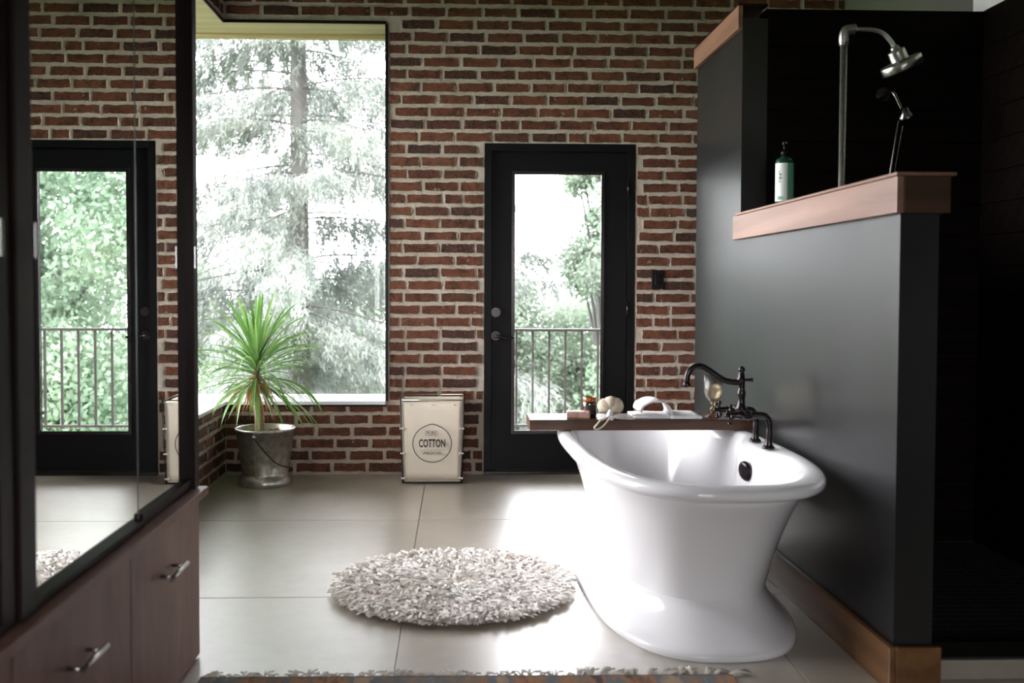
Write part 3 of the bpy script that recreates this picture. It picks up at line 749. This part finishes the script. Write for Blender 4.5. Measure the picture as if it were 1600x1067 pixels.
M['leaf'] = leafy('yucca_leaf', ((.06, .15, .035), (.13, .27, .065), (.25, .40, .13)), .45, .35, 4)
M['leaf_pale'] = leafy('young_yucca_leaf', ((.16, .30, .07), (.26, .42, .13), (.38, .52, .22)), .45, .4, 4)
M['dead'] = leafy('dry_leaf', ((.30, .14, .05), (.42, .22, .09), (.50, .32, .15)), .25, .7, 8)
def strap(base, az, el, L, W, droop, n=11, fold=.35, twist=0):
    P = []; d = Vector((math.cos(az)*math.cos(el), math.sin(az)*math.cos(el), math.sin(el))); p = Vector(base); V = []; Fs = []
    side0 = Vector((-math.sin(az), math.cos(az), 0))
    for i in range(n+1):
        t = i/n; wdt = W*(.55 + .9*t if t < .35 else (.865 + .135*(1-abs(t-.45)/.55))*(1 - ((t-.35)/.65)**2.2))
        wdt = max(wdt, .0006)
        side = (side0*math.cos(twist*t) + side0.cross(d)*math.sin(twist*t)).normalized(); nrm = side.cross(d).normalized()
        if nrm.z < 0: nrm = -nrm
        V += [p - side*wdt/2 + nrm*wdt*fold*.5, p, p + side*wdt/2 + nrm*wdt*fold*.5]
        p = p + d*(L/n); d = (d + Vector((0, 0, -droop*(.3+1.4*t)/n))).normalized()
    for i in range(n):
        a, b = 3*i, 3*i+3; Fs += [(a, a+1, b+1, b), (a+1, a+2, b+2, b+1)]
    return MB().add(V, Fs, True)
random.seed(21)
NL = 150
for k in range(NL):
    t = k/NL; az = k*2.39996 + random.uniform(-.3, .3)
    el = math.radians(-24 + 100*t + random.uniform(-16, 16))
    z = .585 + .20*t; L = random.uniform(.36, .53)*(1 - .10*t)
    droop = random.uniform(.5, 1.9)*(1.25 - .70*t)
    c = Vector((-.058 + .016*t, 0, z)); b = c + Vector((math.cos(az), math.sin(az), 0))*.014
    W_ = random.uniform(.018, .030); tw_ = random.uniform(-.9, .9)
    lf = strap(b, az, el, L, W_, droop, twist=tw_)
    while any((v[2] < .50 and (v[0] < -.29 or v[1] > .275)) or v[1] > .55 or v[0] < -.62 for v in lf.v):
        L *= .93; droop *= .95
        lf = strap(b, az, el, L, W_, droop, twist=tw_)
    lf.build('leaf', M['leaf'] if random.random() < .7 else M['leaf_pale'], pp)
for k in range(60):
    az = random.random()*2*PI; c = Vector((-.055 + .02*math.cos(az), .02*math.sin(az), random.uniform(.56, .66)))
    strap(c, az, math.radians(random.uniform(-75, -10)), random.uniform(.12, .26), random.uniform(.008, .016), random.uniform(1.5, 4), 8, .3, random.uniform(-1.5, 1.5)).build('dry_leaf', M['dead'], pp)

# ------------------------------------------------------------------ rugs
rg = empty('round_rug', (-.015, 3.88, 0), label='round cream shag rug of cloth strips on the concrete floor', cat='rug')
RR = .435
MB().lathe([(.001, .002), (RR, .002), (RR+.004, .006), (RR, .010), (.001, .012)], 64, cap=False).build('backing', plain('rug_backing', (.30, .25, .22), .95), rg)
NS = 15000; r = RR*np.sqrt(rng.random(NS)); a = rng.random(NS)*2*PI
bx, by = r*np.cos(a), r*np.sin(a); az = a + rng.normal(0, .85, NS)
ll = rng.uniform(.035, .072, NS); ww = rng.uniform(.0030, .0065, NS); lift = rng.uniform(.2, 1.25, NS)
tuft = rng.random(NS) < .05; lift[tuft] = rng.uniform(1.1, 1.5, tuft.sum())
S = 4; V = np.zeros((NS, S+1, 2, 3), np.float32)
px_, py_, pz_ = bx.copy(), by.copy(), np.full(NS, .010)
tw = rng.normal(0, .9, NS)
for i in range(S+1):
    t = i/S; sxv, syv = -np.sin(az), np.cos(az); ca, sa = np.cos(tw*t), np.sin(tw*t)
    for j, sg in enumerate((-1, 1)):
        V[:, i, j, 0] = px_ + sg*sxv*ww*ca; V[:, i, j, 1] = py_ + sg*syv*ww*ca; V[:, i, j, 2] = np.maximum(.003, pz_ + sg*ww*sa)
    el = lift*(1-1.55*t); px_ = px_ + np.cos(az)*np.cos(el)*ll/S; py_ = py_ + np.sin(az)*np.cos(el)*ll/S; pz_ = np.maximum(.005, pz_ + np.sin(el)*ll/S)
    az = az + rng.normal(0, .12, NS)
idx = np.arange(NS*(S+1)*2).reshape(NS, S+1, 2)
Fq = np.stack([idx[:, :-1, 0], idx[:, :-1, 1], idx[:, 1:, 1], idx[:, 1:, 0]], -1).reshape(-1, 4)
def shag_mat():
    t = NT('cream_cloth_strips'); vec = t.coord(); n1 = t.noise(vec, 26, 3, .6); n2 = t.noise(vec, 4, 2)
    c = t.mixc(.5, t.ramp(n1, [(.28, (.60, .52, .45)), (.6, (.92, .89, .86))]), t.ramp(n2, [(.3, (.74, .67, .60)), (.7, (.92, .89, .86))]))
    t.l(c, t.b.inputs['Base Color']); t.b.inputs['Roughness'].default_value = .9; t.b.inputs['Specular IOR Level'].default_value = .15; return t.m
tag(raw_mesh('pile', V.reshape(-1, 3), Fq, shag_mat(), rg), kind='stuff')

kr = empty('woven_rug', (.022, 2.0, 0), -.012, label='flat woven brown rug with a cream fringe at the front edge', cat='rug')
def kilim_mat():
    t = NT('kilim_weave'); vec = t.coord('Object', (1, 1, 1)); sep = t.n('ShaderNodeSeparateXYZ'); t.l(vec, sep.inputs[0])
    nx = t.noise(t.coord('Object', (1, .25, 1)), 14, 3, .6)
    c = t.ramp(nx, [(.32, (.06, .045, .04)), (.42, (.34, .15, .06)), (.50, (.20, .14, .10)), (.58, (.10, .13, .16)), (.66, (.36, .24, .15))])
    t.l(c, t.b.inputs['Base Color']); t.b.inputs['Roughness'].default_value = .95; t.bump(t.noise(vec, 220, 2), .6, .003); return t.m
MB().box(-.805, .805, -1.0, .972, .001, .010, .003).build('weave', kilim_mat(), kr)
MB().box(-.805, .805, .973, .981, .001, .009, .002).build('binding', plain('dark_binding', (.10, .075, .06), .95, var=.4, vscale=50), kr)
M['fringe'] = plain('fringe_cotton', (.66, .61, .55), .95, var=.2, vscale=60)
random.seed(5)
for k in range(46):
    x = -.79 + 1.58*k/45 + random.uniform(-.008, .008); b = MB(); full = k > 31
    ln = random.uniform(.060, .088) if full else random.uniform(.025, .070); yaw = random.uniform(-.6, .6) + (.5 if full else 0)
    for q in range(7 if full else 4):
        a_ = yaw + random.uniform(-.28, .28)*(1 if full else 3)
        b.tube([(x + random.uniform(-.004, .004), .978, .006), (x + .5*ln*math.sin(a_), .978 + .5*ln*math.cos(a_), .012), (x + ln*math.sin(a_*1.2), .978 + ln*math.cos(a_*1.2), .005)], .0024, 5)
    b.build('tassel', M['fringe'], kr)

# ------------------------------------------------------------------ shower fittings and bottle
sh = empty('shower_pipe', (1.445, 3.72, .03), label='galvanised shower pipe with round steel shower head above the half wall', cat='shower')
MB().tube([(0, 0, 0), (0, 0, 2.065)], .0125, 14).build('pipe', M['galv'], sh)
MB().tube([(0, 0, 2.062), (0, 0, 2.075)], .0165, 14).build('collar', M['steel'], sh)
MB().tube(spline([(0, 0, 2.070), (0, 0, 2.100), (.008, 0, 2.118), (.030, 0, 2.124), (.042, 0, 2.124)], 5), .018, 14).build('elbow', M['galv'], sh)
MB().tube(spline([(.040, 0, 2.124), (.110, 0, 2.122), (.150, 0, 2.108), (.180, 0, 2.078), (.192, 0, 2.058)], 6), .0085, 12).build('arm', M['steel'], sh)
he = empty('shower_head', (.196, 0, 2.052)); he.parent = sh; he.rotation_euler = (.10, -.46, 0)
hb = MB().lathe([(.012, .012), (.016, .004), (.018, -.004), (.030, -.006), (.032, -.012), (.032, -.042), (.036, -.048), (.072, -.049), (.076, -.052), (.076, -.080), (.073, -.083)], 36).build('housing', M['steel'], he)
MB().lathe([(.068, -.0832), (.068, -.086), (.001, -.086)], 30, cap=False).build('spray_face', M['black_trim'], he)
hs = empty('hand_shower', (1.93, PYT-.004, 1.20), label='small chrome hand shower with two hanging hoses on the dark shower wall', cat='shower')
MB().tube(spline([(-.005, .0, .86), (-.005, -.06, .86), (.005, -.10, .85), (.025, -.115, .80), (.035, -.12, .775)], 6), .009, 10).build('arm', M['dark_chrome'], hs)
MB().lathe([(.032, -.004), (.030, .0), (.012, .010)], 24, (-.005, -.006, .86), 'y').build('escutcheon', M['dark_chrome'], hs)
hh = MB().lathe([(.014, .02), (.020, .0), (.040, -.016), (.042, -.03), (.038, -.034)], 24).build('head', M['dark_chrome'], hs, (.045, -.13, .765)); hh.rotation_euler = (.3, -.45, 0)
MB().tube(spline([(.025, -.115, .74), (.005, -.115, .60), (-.012, -.11, .45), (-.02, -.11, .20), (-.015, -.11, .10), (.0, -.11, .05), (.015, -.11, .10), (.012, -.11, .28), (.008, -.11, .46), (.022, -.112, .58), (.045, -.12, .72)], 6), .006, 8).build('hose', M['dark_chrome'], hs)
# bottle on the half wall
bo = empty('pump_bottle', (1.352, 4.10, 1.521), label='green pump bottle with a white label on top of the half wall', cat='bottle')
bo.scale = (1, 1, 1.1)
M['bottle'] = plain('dark_green_plastic', (.010, .045, .025), .12, spec=.6)
M['lab_w'] = plain('white_label', (.72, .76, .72), .5); M['lab_shade_print'] = plain('label_shade_print', (.12, .36, .24), .5)
MB().lathe([(.034, 0), (.037, .004), (.037, .168), (.034, .176), (.014, .186), (.012, .192)], 32).build('body', M['bottle'], bo)
def wrap(r, a0, a1, z0, z1, m, name):
    V = []; n = 16
    for k in range(n+1):
        a = a0 + (a1-a0)*k/n
        for z in (z0, z1): V.append((r*math.cos(a), r*math.sin(a), z))
    return MB().add(V, [(2*k, 2*k+2, 2*k+3, 2*k+1) for k in range(n)], True).build(name, m, bo)
wrap(.0374, -PI*1.05, -PI*.50, .018, .160, M['lab_w'], 'label'); wrap(.0374, -PI*.50, PI*.02, .018, .160, M['lab_shade_print'], 'label')  # green half of the wrap paints the bottle's shaded side
def lm(z, a, h, w_):
    x, y = .0380*math.cos(a), .0380*math.sin(a); tx, ty = -math.sin(a), math.cos(a); return [(x-tx*w_, y-ty*w_, z-h), (x+tx*w_, y+ty*w_, z-h), (x+tx*w_, y+ty*w_, z+h), (x-tx*w_, y-ty*w_, z+h)]
mk = MB()
for z, a, h, w_ in ((.125, -2.45, .007, .0012), (.112, -2.40, .007, .0012), (.100, -2.46, .006, .0012), (.118, -2.30, .002, .004), (.104, -2.28, .002, .004), (.090, -2.4, .0012, .006)):
    mk.add(lm(z, a, h, w_), [(0, 1, 2, 3)])
mk.build('label_mark', M['label_dark'], bo)
m2 = MB(); m2.add(lm(.030, -2.35, .006, .010), [(0, 1, 2, 3)]); m2.build('label_mark', M['lab_shade_print'], bo)
pm = MB().lathe([(.015, .190), (.016, .206), (.006, .209), (.005, .228), (.010, .230), (.010, .242), (.006, .245)], 18).build('pump', M['black_trim'], bo)
MB().tube([(0, 0, .237), (.0, -.03, .238), (.0, -.036, .230)], .0042, 8).build('spout', M['black_trim'], pm)

# ------------------------------------------------------------------ balcony
M['deck'] = plain('grey_deck', (.28, .27, .25), .8, var=.2)
tag(MB().box(-.35, 3.4, D+.43, 7.95, -.20, -.04).build('floor_balcony', M['deck']), kind='structure')
ra = empty('balcony_railing', (1.5, 7.80, -.04), label='dark metal railing with thin vertical balusters outside the glass door', cat='railing')
M['rail'] = plain('painted_metal_rail', (.035, .031, .032), .45, .3)
MB().box(-1.83, 1.88, -.022, .022, .872, .892, .003).build('top_rail', M['rail'], ra)
MB().box(-1.83, 1.88, -.015, .015, .120, .140, .003).build('bottom_rail', M['rail'], ra)
for x in (-1.80, .05, 1.85): MB().box(x-.02, x+.02, -.02, .02, 0, .871, .003).build('post', M['rail'], ra)
for k in range(28):
    x = -1.68 + .1285*k
    if min(abs(x-q) for q in (-1.80, .05, 1.85)) > .03: MB().box(x-.008, x+.008, -.008, .008, .141, .871).build('baluster', M['rail'], ra)

# ------------------------------------------------------------------ outdoors
M['lawn'] = plain('lawn', (.07, .14, .04), .9, var=.3, vscale=.6)
tag(MB().box(-90, 90, -90, 90, -3.4, -3.2).build('ground', M['lawn']), kind='structure')
M['bark'] = plain('tree_bark', (.075, .072, .068), .9, var=.3, vscale=6, bump=.8, bscale=18)
M['needle'] = leafy('hazed_spruce_needles', ((.125, .145, .135), (.20, .222, .205), (.31, .335, .29)), .42, .6, .9)  # needle colour lightened to carry the lens haze over the trees
M['leaves'] = leafy('hazed_broad_leaves', ((.10, .155, .105), (.17, .24, .165), (.28, .35, .25)), .45, .6, .8)
M['leaves2'] = leafy('hazed_pale_broad_leaves', ((.13, .17, .13), (.20, .25, .19), (.29, .34, .27)), .45, .6, .8)  # both leaf colours paled and greyed for the same painted haze
def kites(P, Dr, L, W):
    """flat kite-shaped sprays: P base, Dr direction, returns verts, quads"""
    n = len(P); up = rng.normal(size=(n, 3)); side = np.cross(Dr, up); side /= np.linalg.norm(side, axis=1, keepdims=True)+1e-9
    V = np.stack([P, P + Dr*(L*.45)[:, None] + side*W[:, None], P + Dr*L[:, None], P + Dr*(L*.45)[:, None] - side*W[:, None]], 1)
    return V.reshape(-1, 3), np.arange(4*n).reshape(n, 4)
def spruce(x, y, h, Rm, label, seed, dens=1.0, group=None):
    g = np.random.default_rng(seed); base = -3.2
    root = empty('spruce_tree', (x, y, base), label=label, cat='tree', group=group)
    MB().tube([(0, 0, 0), (.02, 0, h*.4), (0, .02, h)], [.20, .12, .02], 12).build('trunk', M['bark'], root)
    br = MB(); P, Dv, Ls, Ws = [], [], [], []
    z = .6
    while z < h*.97:
        nb = 6; a0 = g.random()*6.28
        for k in range(nb):
            a = a0 + 2*PI*k/nb + g.normal(0, .25); R = Rm*(1 - z/h)**.75*g.uniform(.65, 1.1) + .25; zb = z + g.normal(0, .12)
            rise = g.uniform(.0, .22)
            fz = lambda t: zb + R*(rise*t - .50*t*t + .26*t**3)
            n = 8; br.tube([(R*i/n*math.cos(a), R*i/n*math.sin(a), fz(i/n)) for i in range(n+1)], [.016*(1-.85*i/n) for i in range(n+1)], 5, cap=False)
            ns = int(15*R*dens) + 3                                  # hanging strands along the branch
            ts = g.uniform(.10, 1, ns); sd = g.normal(0, .13, ns); hl = g.uniform(.15, .62, ns)*(1.1 - .45*ts)
            m = 34
            T = np.repeat(ts, m); S_ = np.repeat(sd, m); H_ = np.repeat(hl, m); q = g.random(ns*m)
            sw_ = np.repeat(g.normal(0, .12, ns), m)
            px0 = (R*T + sw_*q)*math.cos(a) - S_*math.sin(a); py0 = (R*T + sw_*q)*math.sin(a) + S_*math.cos(a)
            pz0 = fz(T) - .35*np.abs(S_) - H_*q
            P.append(np.stack([px0, py0, pz0], 1) + g.normal(0, .022, (ns*m, 3)))
            dv = np.stack([.55*math.cos(a) + g.normal(0, .5, ns*m), .55*math.sin(a) + g.normal(0, .5, ns*m), -.9 + g.normal(0, .35, ns*m)], 1)
            Dv.append(dv/np.linalg.norm(dv, axis=1, keepdims=True)); Ls.append(g.uniform(.05, .12, ns*m)); Ws.append(g.uniform(.006, .013, ns*m))
        z += g.uniform(.42, .70)
    tag(br.build('branches', M['bark'], root), kind='stuff')
    V, Fq = kites(np.concatenate(P), np.concatenate(Dv), np.concatenate(Ls), np.concatenate(Ws))
    tag(raw_mesh('needles', V, Fq, M['needle'], root), kind='stuff')
def broadleaf(x, y, clusters, label, seed, nleaf, m, size=.10, group=None, cat='tree', name='leafy_tree'):
    g = np.random.default_rng(seed); base = -3.2
    root = empty(name, (x, y, base), label=label, cat=cat, group=group)
    zt = max(c[2] for c in clusters)
    MB().tube([(0, 0, 0), (.05, 0, zt*.5), (0, .05, zt)], [.16, .11, .03], 10).build('trunk', M['bark'], root)
    b = MB(); vol = np.array([c[3]**2 for c in clusters]); cnt = (nleaf*vol/vol.sum()).astype(int); P = []
    for (cx, cy, cz, r_), n in zip(clusters, cnt):
        b.tube([(0, 0, cz*.45), (cx*.5, cy*.5, cz*.8), (cx, cy, cz)], [.05, .035, .012], 6, cap=False)
        d = g.normal(size=(n, 3)); d /= np.linalg.norm(d, axis=1, keepdims=True); rr = r_*(g.random(n)**.45)*g.uniform(.8, 1.1, n)
        lump = 1 + .22*np.sin(d[:, 0]*7 + cx*3)*np.sin(d[:, 1]*6 + cy*2)*np.sin(d[:, 2]*8)
        P.append(np.array((cx, cy, cz)) + d*(rr*lump)[:, None]*np.array((1, 1, .8)))
    b.build('branches', M['bark'], root)
    P = np.concatenate(P); n = len(P); dv = g.normal(size=(n, 3)) + np.array((0, 0, -.5)); dv /= np.linalg.norm(dv, axis=1, keepdims=True)
    V, Fq = kites(P, dv, g.uniform(.7, 1.35, n)*size, g.uniform(.28, .42, n)*size)
    tag(raw_mesh('leaves', V, Fq, m, root), kind='stuff')
def crown(seed, n, rx, ry, z0, z1, r0, r1):
    g = random.Random(seed); out = []
    for k in range(n):
        z = g.uniform(z0, z1); s_ = math.sin(PI*min(1, max(.15, (z-z0)/(z1-z0)*.85+.15)))**.5
        out.append((g.uniform(-rx, rx)*s_, g.uniform(-ry, ry)*s_, z, g.uniform(r0, r1)))
    return out
spruce(-2.15, 13.5, 15.0, 4.2, 'large drooping spruce tree centred in the corner window', 3, 2.3)
spruce(-9.6, 21.0, 12.0, 3.6, 'farther spruce tree left of the large one', 4, 1.0)
broadleaf(4.6, 14.0, crown(11, 46, 2.4, 2.2, 2.2, 8.2, .7, 1.2), 'dense green leafy tree beyond the balcony, filling the mirrored door glass', 12, 130000, M['leaves'], .085)
broadleaf(2.6, 17.5, crown(14, 16, .75, .6, 4.2, 6.9, .35, .7), 'slim pale leafy tree in the upper right of the door glass', 15, 20000, M['leaves2'], .08)
broadleaf(1.3, 20.5, crown(17, 30, 2.2, 1.2, 1.2, 4.3, .7, 1.0), 'low bushy green tree behind the railing', 18, 70000, M['leaves2'], .085)
broadleaf(-2.6, 25.0, crown(20, 26, 2.2, 1.3, .8, 4.6, .8, 1.2), 'pale shrub mass far behind the spruce trunk', 21, 45000, M['leaves2'], .10)
broadleaf(-8.4, 27.5, crown(23, 26, 2.2, 1.3, .8, 5.0, .8, 1.3), 'pale shrub mass at the far left behind the potted plant', 24, 45000, M['leaves2'], .10)
broadleaf(9.6, 19.0, crown(26, 34, 2.3, 1.6, 1.0, 7.5, .9, 1.4), 'broad green tree right of the dense leafy tree', 27, 60000, M['leaves'], .10)
